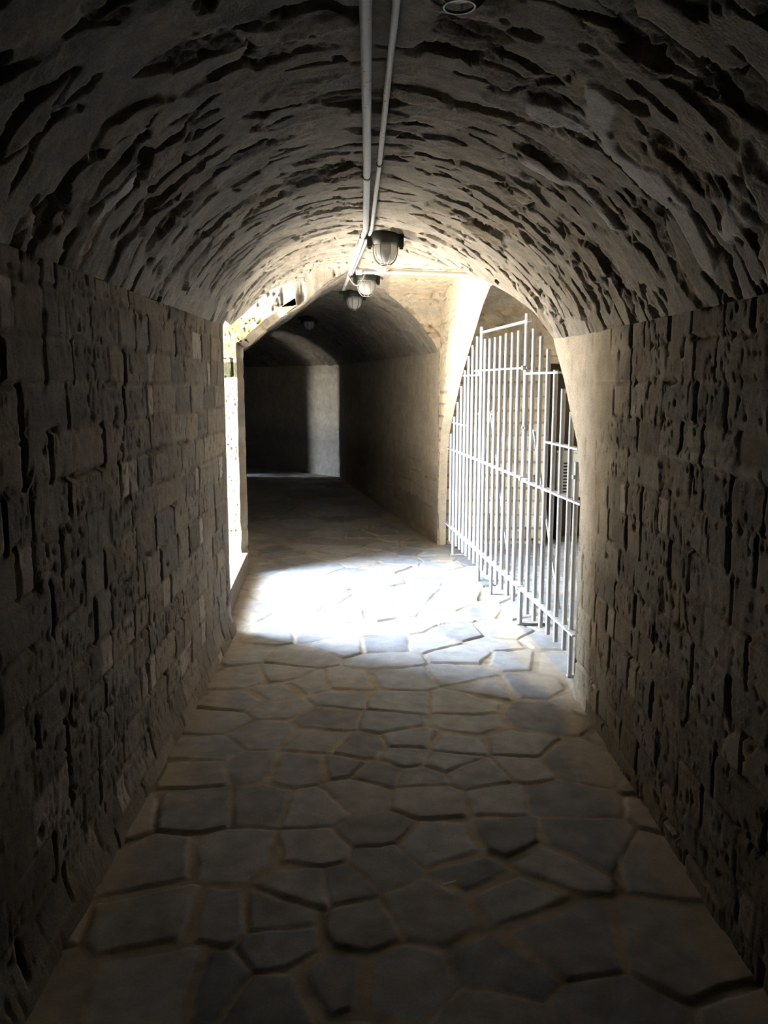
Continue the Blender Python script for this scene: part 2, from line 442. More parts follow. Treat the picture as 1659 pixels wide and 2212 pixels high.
# spread samples evenly along the arc
us = .5 + (us - .5) * (1 + .0 * us)
Yg, Ut = np.meshgrid(YS, us, indexing='ij')
l = XL(Yg); r = XR(Yg); Xg = l + (r - l) * Ut
Zg = M(Xg, Yg)
P = np.stack([Xg, Yg, Zg], -1)
seg = np.linalg.norm(np.diff(P, axis=1), axis=-1)
Ag = np.concatenate([np.zeros((len(YS), 1)), np.cumsum(seg, 1)], 1); Ag -= Ag[:, -1:] / 2
h, c = rubble(Ag, Yg, 31)
white = [[(.49, 2.48, 2.3), (.62, 2.40, 2.22), (.68, 2.42, 2.18), (.78, 2.37, 2.08), (.84, 2.35, 2.02), (.94, 2.38, 1.89)],
         [(.54, 2.91, 2.28), (.67, 2.82, 2.18), (.79, 2.85, 2.07)], [(.57, 2.18, 2.26), (.62, 2.40, 2.22)],
         [(-.71, 2.55, 2.13), (-.80, 2.52, 2.03)], [(.89, 2.08, 1.95), (.91, 2.2, 1.93)]]
wd = [.075, .04, .045, .045, .04]
W = np.zeros(Yg.shape); near = (Yg > 1.8) & (Yg < 3.3)
wn = fbm(Ag * 9, Yg * 9, 91, 4)
for pts, ww in zip(white, wd):
    d = dist_poly(P[near], pts); W[near] = np.maximum(W[near], sst(ww * (.35 + 1.3 * wn[near]) - d, 0, .02))
W *= .85
h = h * (1 - .6 * W) + W * .012; c = c * (1 - W[..., None]) + np.array([.95, .93, .90]) * W[..., None]
N = normals_of(P); N *= np.sign(-N[..., 2:3] - 1e-9)
N = np.where(N[..., 2:3] > 0, -N, N)
g = np.where((Yg > 3.93) & (Yg < 7.83), Zg - B(Xg, Yg), 9)
# keep the sign but measure near the Y limits too
g = np.minimum(g, 9)
g = np.minimum(g, gD(Xg, Yg)); g = np.minimum(g, gE(Xg, Yg))
struct(grid_obj('ceiling', P, M_VAULT, g, h, N, c, .04))

# side chamber: walls and vault swept along +X
bp = np.array(BP); bl = np.concatenate([[0], np.cumsum(np.hypot(*np.diff(bp, axis=0).T))])
ss = np.arange(0, bl[-1], .0125); ss = np.append(ss, bl[-1])
by = np.interp(ss, bl, bp[:, 0]); bz = np.interp(ss, bl, bp[:, 1])
XS = np.concatenate([ys_between(-.4, 2.3, .0125), [2.6, 3.0]])
Xg, Sg = np.meshgrid(XS, ss, indexing='ij')
Yg = np.interp(Sg, ss, by); Z0 = np.interp(Sg, ss, bz)
Zg = np.where((Z0 > .9), Z0 - .6 * np.maximum(0, .15 - Xg), Z0)
P = np.stack([Xg, Yg, Zg], -1)
N = normals_of(P); ctr = np.array([0, 6.0, 1.2])
sgn = np.sign(np.sum(N * (np.array([0, 6.0, 1.2]) - P * np.array([0, 1, 1])), -1, keepdims=True)); N = N * sgn
h, c = ashlar(Xg, Sg, 41, ch=.125, lmin=.18, lmax=.36, base=(.90, .77, .58), light=.05)
mid = sst(Z0 + .25 * (fbm(Xg * 5, Sg * 5, 44) - .5), 1.75, 1.95); h2, c2 = rubble(Xg, Sg, 43, sa=.20, sy=.085); c2 = c2 * np.array([2.35, 2.25, 2.05]); h2 = h2 * .7
h = h * (1 - mid) + h2 * mid; c = c * (1 - mid[..., None]) + c2 * mid[..., None]
rear = (Xg > 1.033 - .10246 * (Yg - 4.18))[..., None]
c = np.where(rear, c * np.array([1.0, .98, .94]), c)
inside = (Xg > XL(Yg)) & (Xg < XR(Yg))
# signed: positive outside the main tunnel's air
gz = Zg - M(Xg, Yg); gx = Xg - XR(Yg)
g = np.maximum(gz, gx)
rec = np.maximum(np.maximum(1.66 - Xg, Z0 - 1.72), 7.7 - Yg)
rec = np.where(Sg > bl[-4], rec, 1)
g = np.minimum(g, rec)
struct(grid_obj('wall_side_chamber', P, M_PALE, g, h, N, c, .04))
# closing walls of the chamber and its dark recess
mb = MB(); mb.quad((3.0, 3.8, -.1), (3.0, 8.0, -.1), (3.0, 8.0, 2.7), (3.0, 3.8, 2.7))
struct(mb.build('wall_chamber_end', flat_mat('chamber_end_stone', (.30, .27, .22), .9, 0, .3, 10, .5)))
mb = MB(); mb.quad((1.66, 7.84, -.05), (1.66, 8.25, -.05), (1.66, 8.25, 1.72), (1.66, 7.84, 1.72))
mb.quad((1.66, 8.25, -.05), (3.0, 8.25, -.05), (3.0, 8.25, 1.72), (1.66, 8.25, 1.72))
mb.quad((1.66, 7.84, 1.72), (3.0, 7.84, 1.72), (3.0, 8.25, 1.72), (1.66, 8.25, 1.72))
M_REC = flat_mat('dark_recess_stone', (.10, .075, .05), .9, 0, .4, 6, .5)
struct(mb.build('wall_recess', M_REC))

# wall of the side arch that frames the gate: face, soffit and back
rp = [(3.86, 0), (3.9, .97), (3.98, 1.3), (4.3, 1.80), (4.8, 2.06), (5.4, 2.22), (5.9, 2.30), (6.25, 2.275), (6.36, 2.215), (6.47, 2.16), (6.62, 2.055), (6.78, 1.94),
      (7.0, 1.785), (7.22, 1.61), (7.47, 1.37), (7.72, 1.10), (7.80, .80), (7.83, .4), (7.84, -.02)]
rpa = np.array(rp)
def gx_(y): return 1.033 - .10246 * (y - 4.18)
def zr_(y): return np.interp(y, rpa[:, 0] + np.arange(len(rp)) * 1e-6, rpa[:, 1], left=-.05, right=-.05)
yw = ys_between(5.3, 8.0, .0125); zw = ys_between(-.02, 2.5, .0125)
Yg, Zg = np.meshgrid(yw, zw, indexing='ij')
h, c = ashlar(Yg + 2, Zg, 47, ch=.11, lmin=.16, lmax=.34, base=(.95, .82, .62), light=.05)
h2, c2 = rubble(Yg, Zg, 48, sa=.19, sy=.095); mid = sst(Zg + .3 * (fbm(Yg * 5, Zg * 5, 46) - .5), 1.35, 1.6)
h = h * (1 - mid) + h2 * .7 * mid; c = c * (1 - mid[..., None]) + c2 * np.array([2.4, 2.3, 2.1]) * mid[..., None]
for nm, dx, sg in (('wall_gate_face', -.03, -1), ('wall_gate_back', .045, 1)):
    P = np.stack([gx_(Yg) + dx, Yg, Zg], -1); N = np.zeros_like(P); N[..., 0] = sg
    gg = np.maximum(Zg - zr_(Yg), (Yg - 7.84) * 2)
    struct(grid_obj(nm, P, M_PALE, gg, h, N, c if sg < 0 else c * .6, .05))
rl = np.concatenate([[0], np.cumsum(np.hypot(*np.diff(rpa, axis=0).T))])
rs = np.linspace(0, rl[-1], 260); ry = np.interp(rs, rl, rpa[:, 0]); rz = np.interp(rs, rl, rpa[:, 1])
dxs = np.linspace(-.03, .045, 9)
Dx, K = np.meshgrid(dxs, np.arange(len(rs)), indexing='ij')
ty = np.gradient(ry); tz = np.gradient(rz); tl = np.hypot(ty, tz); ny, nz = tz / tl, -ty / tl
inw = .035 * (Dx + .03) / .075
P = np.stack([gx_(ry[K]) + Dx, ry[K] + ny[K] * inw, np.maximum(rz[K] + nz[K] * inw, -.02)], -1)
c = np.array([.95, .83, .64]) * (.85 + .3 * fbm(rs[K] * 12, Dx * 12, 49))[..., None]
struct(grid_obj('wall_gate_soffit', P, M_PALE, None, None, None, c))

# notch faces of the doorway: far face, near face, roof edge
TOP = 4.5
XO1, XO0 = -2.1, -2.95
xs = np.concatenate([np.linspace(XO0, -1.5, 30)[:-1], ys_between(-1.5, -.50, .008)]); zz = np.concatenate([ys_between(-.02, 2.7, .010), np.linspace(2.8, TOP, 8)])
Xg, Zg = np.meshgrid(xs, zz, indexing='ij'); Yg = np.full_like(Xg, DY1)
h, c = ashlar(Xg + 7, Zg, 57, ch=.137, lmin=.25, lmax=.5, base=(.52, .45, .35), light=.0)
band = sst(Zg, 1.575, 1.585) * sst(1.715 - Zg, 0, .01)
lich = sst(Zg, 1.715, 1.74) * sst(2.06 - Zg, 0, .04) * (.35 + .65 * sst(fbm(Xg * 22, Zg * 22, 61), .35, .6))
c = c * (1 - band[..., None]) + np.array([.075, .075, .035]) * (.7 + .6 * fbm(Xg * 25, Zg * 25, 62))[..., None] * band[..., None]
c = c * (1 - lich[..., None]) + np.array([.30, .27, .09]) * lich[..., None]
P = np.stack([Xg, Yg, Zg], -1); N = np.zeros_like(P); N[..., 1] = -1
rag = .018 * (fbm(Zg * 9, Xg * 2, 73, 2) - .5)
g = np.maximum(XL(6.6) - .063 + rag - Xg, Zg - M(Xg + .045, Yg) - .045 - rag); g = np.where(Xg > XL(6.6) - .25, g, 1); g = np.minimum(g, np.maximum(XE(6.6) - Xg, -1) + .0 * Xg + .002)
struct(grid_obj('wall_passage_far', P, M_WALL, g, h, N, c, .012))
pts = []
for z in np.linspace(-.03, 1.86, 90): pts.append((float(XL(6.73)), z, -1.0, 0.0))
for u in np.linspace(0, .3, 60):
    X_ = float(XL(6.73) + u * (XR(6.73) - XL(6.73)))
    if X_ > float(XE(6.6)) - .002: break
    e_ = 1e-3; sl = float(M(X_ + e_, 6.7) - M(X_, 6.7)) / e_; ln = math.hypot(sl, 1)
    pts.append((X_, float(M(X_, 6.7)), -sl / ln, 1 / ln))
pts = np.array(pts); K, T = np.meshgrid(np.arange(len(pts)), np.linspace(0, 1, 8), indexing='ij')
pa = pts[K]; y1 = DYm(pa[..., 0]); fade = np.clip((y1 - DY1) / .13, .12, 1)
Pb = np.stack([pa[..., 0] + pa[..., 2] * .085 * T * fade, y1 + (DY1 + .004 - y1) * T, pa[..., 1] + pa[..., 3] * .085 * T * fade], -1)
h, c = ashlar(T * .13 + 4, K * .0213, 75, base=(.40, .34, .265)); Nb = np.zeros_like(Pb); Nb[..., 0] = .9; Nb[..., 1] = -.44
struct(grid_obj('wall_passage_lining', Pb + Nb * (h * .5)[..., None], M_WALL, None, None, None, c))
Yg = np.full_like(Xg, DY0)
h, c = ashlar(Xg + 3, Zg, 59, ch=.137, lmin=.25, lmax=.5, base=(.19, .16, .12))  # near face darkened in its colour to stand for shade
P = np.stack([Xg, Yg, Zg], -1); N = np.zeros_like(P); N[..., 1] = 1
g = np.minimum(np.maximum(XL(DY0) - Xg, Zg - M(Xg, Yg)), XE(DY0) - Xg + .003)
struct(grid_obj('wall_passage_near', P, M_WALL, g, h, N, c, .012))
yy_ = ys_between(DY0, DY1, .02); zz2 = ys_between(1.8, TOP, .02)
Yg, Zg = np.meshgrid(yy_, zz2, indexing='ij'); Xg = XE(Yg)
P = np.stack([Xg, Yg, Zg], -1); g = Zg - M(Xg, Yg)
h, c = ashlar(Yg, Zg, 63)
struct(grid_obj('wall_passage_edge', P, M_WALL, g, None, None, c))

# second doorway: faces and outer mass
mb = MB(); hp = []
def hull_left(y): return np.interp(y, [-6.2, 5.06, 5.061, 6.599, 6.6, 11.8, 13.0, 15.0, 16.6], [-2.95, -2.95, -2.95, -2.1, -2.1, -3.2, -6.2, -6.4, -6.8])
e0l, e1l = float(XL(EY0)), float(XL(EY1)); h0, h1 = float(hull_left(EY0)), float(hull_left(EY1))
mb.quad((e0l + .3, EY0, -.05), (h0, EY0, -.05), (h0, EY0, TOP), (e0l + .3, EY0, TOP))
mb2 = MB()
def face_cut(mbx, Y, xl, xo):
    # face in the plane Y, from outside to the tunnel wall, then above the vault
    n = 14
    xsn = np.linspace(xl, xl + .3, n)
    mbx.quad((xo, Y, -.05), (xl, Y, -.05), (xl, Y, TOP), (xo, Y, TOP))
    for a, b in zip(xsn[:-1], xsn[1:]):
        mbx.quad((a, Y, float(M(a, Y))), (b, Y, float(M(b, Y))), (b, Y, TOP), (a, Y, TOP))
face_cut(mb2, EY0, e0l, h0); face_cut(mb2, EY1, e1l, h1)
for a, b in zip(np.linspace(EY0, EY1, 12)[:-1], np.linspace(EY0, EY1, 12)[1:]):
    xa, xb = float(XL(a)) + .3, float(XL(b)) + .3
    mb2.quad((xa, a, float(M(xa, a)) - .02), (xb, b, float(M(xb, b)) - .02), (xb, b, TOP), (xa, a, TOP))
ea, eb = float(hull_left(EY0)), float(hull_left(EY1))
mb2.quad((e0l + .34, EY0 - .1, 2.45), (e1l + .34, EY1 + .1, 2.45), (eb, EY1 + .1, 2.45), (ea, EY0 - .1, 2.45))  # unseen roof plate, added to cut sun and sky in the slot
struct(mb2.build('wall_passage_second', M_HULL))

# unseen mass added against sky leaks: notched roof plate, outer faces, ends
mb = MB()
yl = sorted(set([-6.2, DY0, DY1, EY0, EY1, 16.4] + list(np.round(np.arange(DY0, DY1, .15), 3)) + list(np.round(np.arange(EY0, EY1, .1), 3)) + list(np.arange(-5, 16, 1.0))))
for a, b in zip(yl[:-1], yl[1:]):
    m_ = (a + b) / 2
    if DY0 <= m_ <= DY1: xa, xb = float(XE(a)), float(XE(b))
    elif EY0 <= m_ <= EY1: xa, xb = float(XL(a)) + .3, float(XL(b)) + .3
    else: xa, xb = float(hull_left(a)), float(hull_left(b))
    mb.quad((xa, a, TOP), (xb, b, TOP), (4.4, b, TOP), (4.4, a, TOP))
    if not (DY0 <= m_ <= DY1 or EY0 <= m_ <= EY1):
        mb.quad((xa, a, -.2), (xb, b, -.2), (xb, b, TOP), (xa, a, TOP))
mb.quad((4.4, -6.2, -.2), (4.4, 16.4, -.2), (4.4, 16.4, TOP), (4.4, -6.2, TOP))
mb.quad((-2.95, -6.0, -.2), (4.4, -6.0, -.2), (4.4, -6.0, TOP), (-2.95, -6.0, TOP))
mb.quad((-7, 16.28, -.2), (4.4, 16.28, -.2), (4.4, 16.28, TOP), (-7, 16.28, TOP))
struct(mb.build('wall_outer', M_HULL))

# ------------------------------------------------------------------ floor: crazy paving
SEEDS = [(-0.5, 4.01), (-0.17, 3.9), (0.13, 3.86), (0.43, 3.83), (0.79, 3.67), (-0.46, 3.79), (-0.7, 3.63), (-0.22, 3.65), (0.07, 3.63), (0.43, 3.61), (-0.48, 3.49), (-0.69, 3.34), (-0.25, 3.42), (-0.06, 3.35), (0.15, 3.27), (0.17, 3.41), (0.34, 3.36), (0.63, 3.36), (0.31, 3.22), (-0.29, 3.17), (-0.5, 3.19), (-0.14, 3.19), (0.19, 3.08), (0.03, 3.11), (0.41, 3.1), (0.6, 3.16), (-0.44, 2.87), (-0.2, 2.85), (-0.06, 2.94), (0.21, 2.9), (0.47, 2.91), (0.69, 2.89), (-0.69, 3.13), (-0.64, 2.85), (0.83, 3.2), (-0.16, 4.76), (0.05, 4.78), (0.08, 4.48), (0.52, 4.56), (0.48, 4.25), (0.78, 4.47), (0.81, 4.08), (0.15, 4.18), (-0.13, 4.13), (-0.34, 4.11), (-0.51, 4.25), (-0.41, 4.53), (0.57, 4.05), (0.54, 5.0), (0.23, 5.17), (1.07, 4.84), (-0.66, 4.21), (-0.64, 3.89), (-0.34, 5.01), (-0.71, 2.5), (-0.45, 2.54), (-0.2, 2.56), (0.02, 2.69), (0.03, 2.49), (0.22, 2.6), (0.32, 2.42), (0.49, 2.63), (0.58, 2.5), (-0.45, 2.22), (-0.61, 2.22), (-0.28, 2.25), (-0.22, 2.36), (-0.12, 2.38), (-0.05, 2.17), (0.18, 2.24), (0.42, 2.29), (-0.25, 2.09), (-0.44, 1.96), (-0.25, 1.88), (0.08, 1.95), (-0.1, 1.95), (0.34, 2.0), (0.52, 2.11), (-0.54, 1.96), (0.28, 1.8), (0.69, 2.61)]
SE = list(SEEDS); R5 = random.Random(5)
def try_fill(x0, x1, y0, y1, dmin, n):
    for _ in range(n):
        p = (R5.uniform(x0, x1), R5.uniform(y0, y1))
        if all((p[0] - q[0]) ** 2 + (p[1] - q[1]) ** 2 > dmin * dmin for q in SE): SE.append(p)
try_fill(-1.1, 1.2, 1.3, 5.2, .27, 1500)
try_fill(-1.3, 1.3, 5.0, 8.5, .25, 2500)
try_fill(1.0, 3.2, 3.8, 8.4, .55, 800)
try_fill(-3.5, 1.2, 8.5, 15.5, .36, 3000)
try_fill(-1.5, 1.5, -6, 1.4, .35, 1000)
SE = np.array(SE); ns = len(SE)
SW = np.random.default_rng(12).uniform(0, .016, ns); SW[:len(SEEDS)] *= .45
fx = np.concatenate([np.linspace(-6, -2.4, 5)[:-1], ys_between(-2.4, -1.06, .05)[:-1], ys_between(-1.06, 1.25, .009)[:-1], ys_between(1.25, 2.4, .03)[:-1], np.linspace(2.4, 4.4, 5)])
fy = np.concatenate([np.linspace(-6.0, 1.4, 10)[:-1], ys_between(1.4, 5.6, .009)[:-1], ys_between(5.6, 8.6, .013)[:-1], ys_between(8.6, 16.28, .05)])
Xg, Yg = np.meshgrid(fx, fy, indexing='ij')
wx = Xg + .032 * (fbm(Xg * 6, Yg * 6, 101, 4) - .5); wy = Yg + .032 * (fbm(Xg * 6, Yg * 6, 103, 4) - .5)
F1 = np.full(Xg.shape, 99.); F2 = F1.copy(); ID = np.zeros(Xg.shape, int); ID2 = ID.copy()
for k, (sx, sy) in enumerate(SE):
    d = np.sqrt((wx - sx) ** 2 + (wy - sy) ** 2 + SW[k])
    c2 = d < F2; c1 = d < F1
    F2 = np.where(c1, F1, np.where(c2, d, F2)); ID2 = np.where(c1, ID, np.where(c2, k, ID2))
    ID = np.where(c1, k, ID); F1 = np.where(c1, d, F1)
sd = np.hypot(SE[ID][..., 0] - SE[ID2][..., 0], SE[ID][..., 1] - SE[ID2][..., 1]) + 1e-6
edge = (F2 ** 2 - F1 ** 2) / (2 * sd)
q = np.random.default_rng(3).random((6, ns))
jw = .0015 + .017 * sst(fbm(Xg * 3.2, Yg * 3.2, 107, 2), .35, .75) + .006 * q[5][ID]
stone = sst(edge, jw, jw + .007)
lx = Xg - SE[ID][..., 0]; ly = Yg - SE[ID][..., 1]
fine = fbm(Xg * 14, Yg * 14, 109, 4) - .5
hs = .001 + .006 * q[0][ID] + lx * (q[1][ID] - .5) * .03 - ly * (q[2][ID] - .25) * .045 + fine * .004
hm = -.002 + .008 * (fbm(Xg * 5, Yg * 5, 111, 3) - .5) + fine * .006
Hh = hm * (1 - stone) + np.maximum(hs, hm - .002) * stone
tone = .68 + .55 * q[3][ID] + .5 * fine
cs = np.array([.285, .29, .30]) * tone[..., None] * np.stack([1 + .10 * (q[4][ID] - .5), np.ones_like(Xg), 1 - .14 * (q[4][ID] - .5)], -1)
cm = np.array([.38, .325, .25]) * (.85 + .6 * fine)[..., None]
# dusty strip along the walls
dust = sst(.22 - np.minimum(Xg - XL(Yg), XR(Yg) - Xg) + .25 * (fbm(Xg * 6, Yg * 6, 113) - .5), 0, .16) * (Xg < XR(Yg) + .05)
dust = np.clip(dust, 0, 1) * .8
cs = cs * (1 - dust[..., None]) + np.array([.40, .34, .26]) * dust[..., None]
Cf = cs * stone[..., None] + cm * (1 - stone[..., None])
P = np.stack([Xg, Yg, Hh], -1)
struct(grid_obj('floor', P, M_FLOOR, None, None, None, Cf))

# ground outside and the step up to it
def sill_x(y): return float(np.interp(y, [5.0, 5.06, 6.6], [-.945, -.945, -1.03]))
mb = MB()
pl_ = [(sill_x(DY0), DY0 - .05), (sill_x(DY1), DY1 + .05), (-2.05, DY1 + .05), (-2.05, 12.6), (-40, 12.6), (-40, -30), (-2.85, -30), (-2.85, DY0 - .05)]
n = len(pl_)
mb.add([(x, y, .17) for x, y in pl_] + [(x, y, -.1) for x, y in pl_], [tuple(range(n - 1, -1, -1))] + [(i, (i + 1) % n, n + (i + 1) % n, n + i) for i in range(n)])
struct(mb.build('ground', M_GROUND))
mb = MB(); n = 24
M_STEP = flat_mat('shaded_step_stone', (.11, .085, .06), .9, 0, .3, 20, .6)  # tan riser darkened in colour to stand in for its shade
ya = np.linspace(DY0 - .05, DY1 + .05, n)
for a, b in zip(ya[:-1], ya[1:]):
    xa, xb = sill_x(a), sill_x(b)
    mb.quad((xa + .012, a, -.05), (xb + .012, b, -.05), (xb + .012, b, .172), (xa + .012, a, .172))
    mb.quad((xa + .012, a, .172), (xb + .012, b, .172), (xb - .03, b, .172), (xa - .03, a, .172))
struct(mb.build('trim_1', M_STEP))
mb = MB(); mb.add([(-3.0, 13.4, .0), (-3.6, 14.8, 0), (-5.6, 15.2, .0), (-40, 40, .0), (-40, 12.4, .0)], [(4, 3, 2, 1, 0)])
struct(mb.build('ground_far', M_GROUND)).location.z = .03

# ------------------------------------------------------------------ gate leaves
def gp(y, z, dx=0): return (gx_(y) + .01 + dx, y, z)
BARS = [(4.19, 1.148), (4.292, 1.397), (4.436, 1.514), (4.573, 1.615), (4.706, 1.73), (4.842, 1.808), (4.992, 1.861), (5.14, 1.96),
        (5.308, 1.87), (5.455, 1.866), (5.61, 1.869), (5.757, 1.86), (5.904, 1.859), (6.057, 1.856), (6.20, 1.861), (6.315, 1.956),
        (6.46, 1.894), (6.61, 1.834), (6.75, 1.755), (6.88, 1.643), (7.02, 1.516), (7.16, 1.378), (7.30, 1.25), (7.44, 1.09)]
LEGS = {0, 7, 12, 15, 22}
dirv = np.array([-.10246, 1, 0]); dirv /= np.linalg.norm(dirv); acr = np.array([1, .10246, 0])
def bar(parent, y, z1, leg, r=.0135, off=0):
    z0 = .012 if leg else .12
    p = np.array(gp(y, 0)) - off * acr
    MB().tube([(p[0], p[1], z0), (p[0], p[1], z1)], r, 12).build('bar', M_GATE, parent, smooth='auto')
def rail(parent, y0, y1, z, w=.04, t=.012, name='rail', off=0.0):
    a = np.array(gp(y0, z)) - off * acr; b = np.array(gp(y1, z)) - off * acr
    MB().flat(a, b, w, t, acr).build(name, M_GATE, parent, bevel=.002)
def clamp(parent, y, z, s=1.0):
    x = gp(y, z)[0]
    mb = MB().box(x - .030 * s, x + .035 * s, y - .022 * s, y + .022 * s, z - .014 * s, z + .014 * s)
    mb.tube([(x + .0, y - .035 * s, z), (x + .0, y + .05 * s, z)], .008 * s, 8)
    mb.tube([(x + .03 * s, y - .01, z - .03 * s), (x + .03 * s, y - .01, z + .03 * s)], .008 * s, 8)
    mb.build('clamp', M_GATE, parent, smooth='auto', bevel=.002)
near_leaf = thing('gate', (0, 0, 0), 'narrow white barred gate leaf beside the near edge of the right arch', 'gate')
far_leaf = thing('gate', (0, 0, 0), 'wide white barred gate leaf with tapering bars reaching the far arch pier', 'gate')
for i, (y, z) in enumerate(BARS):
    bar(near_leaf if i < 7 else far_leaf, y, z, i in LEGS, .0165 if i in (7, 15) else .0135)
rail(near_leaf, 4.10, 5.10, .258, .05); rail(far_leaf, 5.05, 7.62, .255, .05)
rail(near_leaf, 4.07, 5.11, .945, .045); rail(far_leaf, 5.02, 7.6, .955, .04)
rail(near_leaf, 4.50, 5.10, 1.60, .03); rail(far_leaf, 5.12, 6.50, 1.635, .03)
rail(far_leaf, 6.32, 6.92, 1.60, .03)
rail(far_leaf, 5.10, 6.33, 1.915, .03, .014); rail(near_leaf, 4.14, 4.66, 1.215, .04); rail(far_leaf, 6.84, 7.34, 1.195, .035)
for z in (1.635, .955, .255): clamp(far_leaf, 5.13, z)
clamp(far_leaf, 5.14, 1.27, .6); clamp(far_leaf, 5.14, 1.915, .6); clamp(far_leaf, 6.33, 1.62, .7); clamp(far_leaf, 6.33, 1.31, .6); clamp(far_leaf, 6.05, 1.33, .5)
clamp(near_leaf, 4.19, 1.07, .7)
for (a, b) in (((.965, 4.95, 1.264), (1.287, 5.526, .01)), ((.86, 6.02, 1.318), (1.138, 6.722, .01))):
    MB().flat(a, b, .03, .012, (0, 1, 0)).build('brace', M_GATE, near_leaf if a[1] < 5 else far_leaf, bevel=.002)
for i in (7, 15, 22):
    y = BARS[i][0]; p = np.array(gp(y, .012))
    MB().flat(p - acr * .02, p + acr * .19, .03, .012, dirv).build('foot', M_GATE, far_leaf, bevel=.002)
p = np.array(gp(BARS[0][0], .012)); MB().flat(p - acr * .015, p + acr * .05, .03, .012, dirv).build('foot', M_GATE, near_leaf, bevel=.002)

# ------------------------------------------------------------------ conduits on the vault
def tubepath(pts, r, n=12, name='tube', parent=None, mat=None):
    return MB().tube(pts, r, n).build(name, mat or M_PIPE, parent, smooth='auto')
thick = thing('conduit', (0, 0, 0), 'thick white speckled conduit running along the crown of the vault', 'pipe')
T1 = [(-.006, .6, 2.395), (-.013, 2.07, 2.395), (-.018, 3.4, 2.395), (-.034, 4.80, 2.393), (-.045, 4.95, 2.392), (-.115, 5.95, 2.392), (-.26, 7.85, 2.392)]
tubepath(T1, .015, 14, 'tube', thick)
for y in (1.45, 3.62, 4.88, 5.3):
    x = float(np.interp(y, [p[1] for p in T1], [p[0] for p in T1]))
    MB().lathe([(.0155, -.012), (.0185, -.012), (.0185, .012), (.0155, .012)], 20).build('collar', M_PIPE if y > 4 else M_CLIP, thick, smooth='auto').matrix_local = \
        __import__('mathutils').Matrix.Translation((x, y, 2.3945)) @ __import__('mathutils').Matrix.Rotation(math.pi / 2, 4, 'X')
thin = thing('conduit', (0, 0, 0), 'thin white conduit running beside the thick one to the first lamp', 'pipe')
T2 = [(.07, .6, 2.402), (.056, 2.07, 2.402), (.031, 3.43, 2.402), (.001, 4.80, 2.402), (-.006, 4.95, 2.40), (-.03, 5.2, 2.40), (-.165, 6.9, 2.40)]
tubepath(T2, .0095, 12, 'tube', thin)
for y in (3.45, 4.86, 5.12):
    x = float(np.interp(y, [p[1] for p in T2], [p[0] for p in T2]))
    MB().lathe([(.0098, -.009), (.0125, -.009), (.0125, .009), (.0098, .009)], 18).build('collar', M_CLIP if y < 4 else M_PIPE, thin, smooth='auto').matrix_local = \
        __import__('mathutils').Matrix.Translation((x, y, 2.4015)) @ __import__('mathutils').Matrix.Rotation(math.pi / 2, 4, 'X')
cross = thing('conduit', (0, 0, 0), 'white conduit crossing the vault towards the right arch', 'pipe')
tubepath([(-.085, 6.60, 2.388), (.3, 6.62, 2.388), (.80, 6.66, 2.375)], .0165, 14, 'tube', cross)
MB().box(-.125, -.075, 6.575, 6.625, 2.368, 2.41).build('elbow_box', M_PIPE, cross, bevel=.006)
MB().tube([(.02, 6.607, 2.388), (.06, 6.609, 2.388)], .0195, 16).build('collar', M_PIPE, cross, smooth='auto')
MB().tube([(.19, 6.614, 2.388), (.22, 6.616, 2.388)], .0195, 16).build('collar', M_PIPE, cross, smooth='auto')
cb = MB()
cpts = []
for k in range(13):
    t = k / 12; cpts.append((-.185 + .13 * t, 6.70, 2.385 - .085 * math.sin(math.pi * t) ** .8))
tag(cb.tube(cpts, .006, 8).build('cable', M_CABLE, smooth='auto'), 'grey looped cable between thick conduit and second lamp', 'cable')

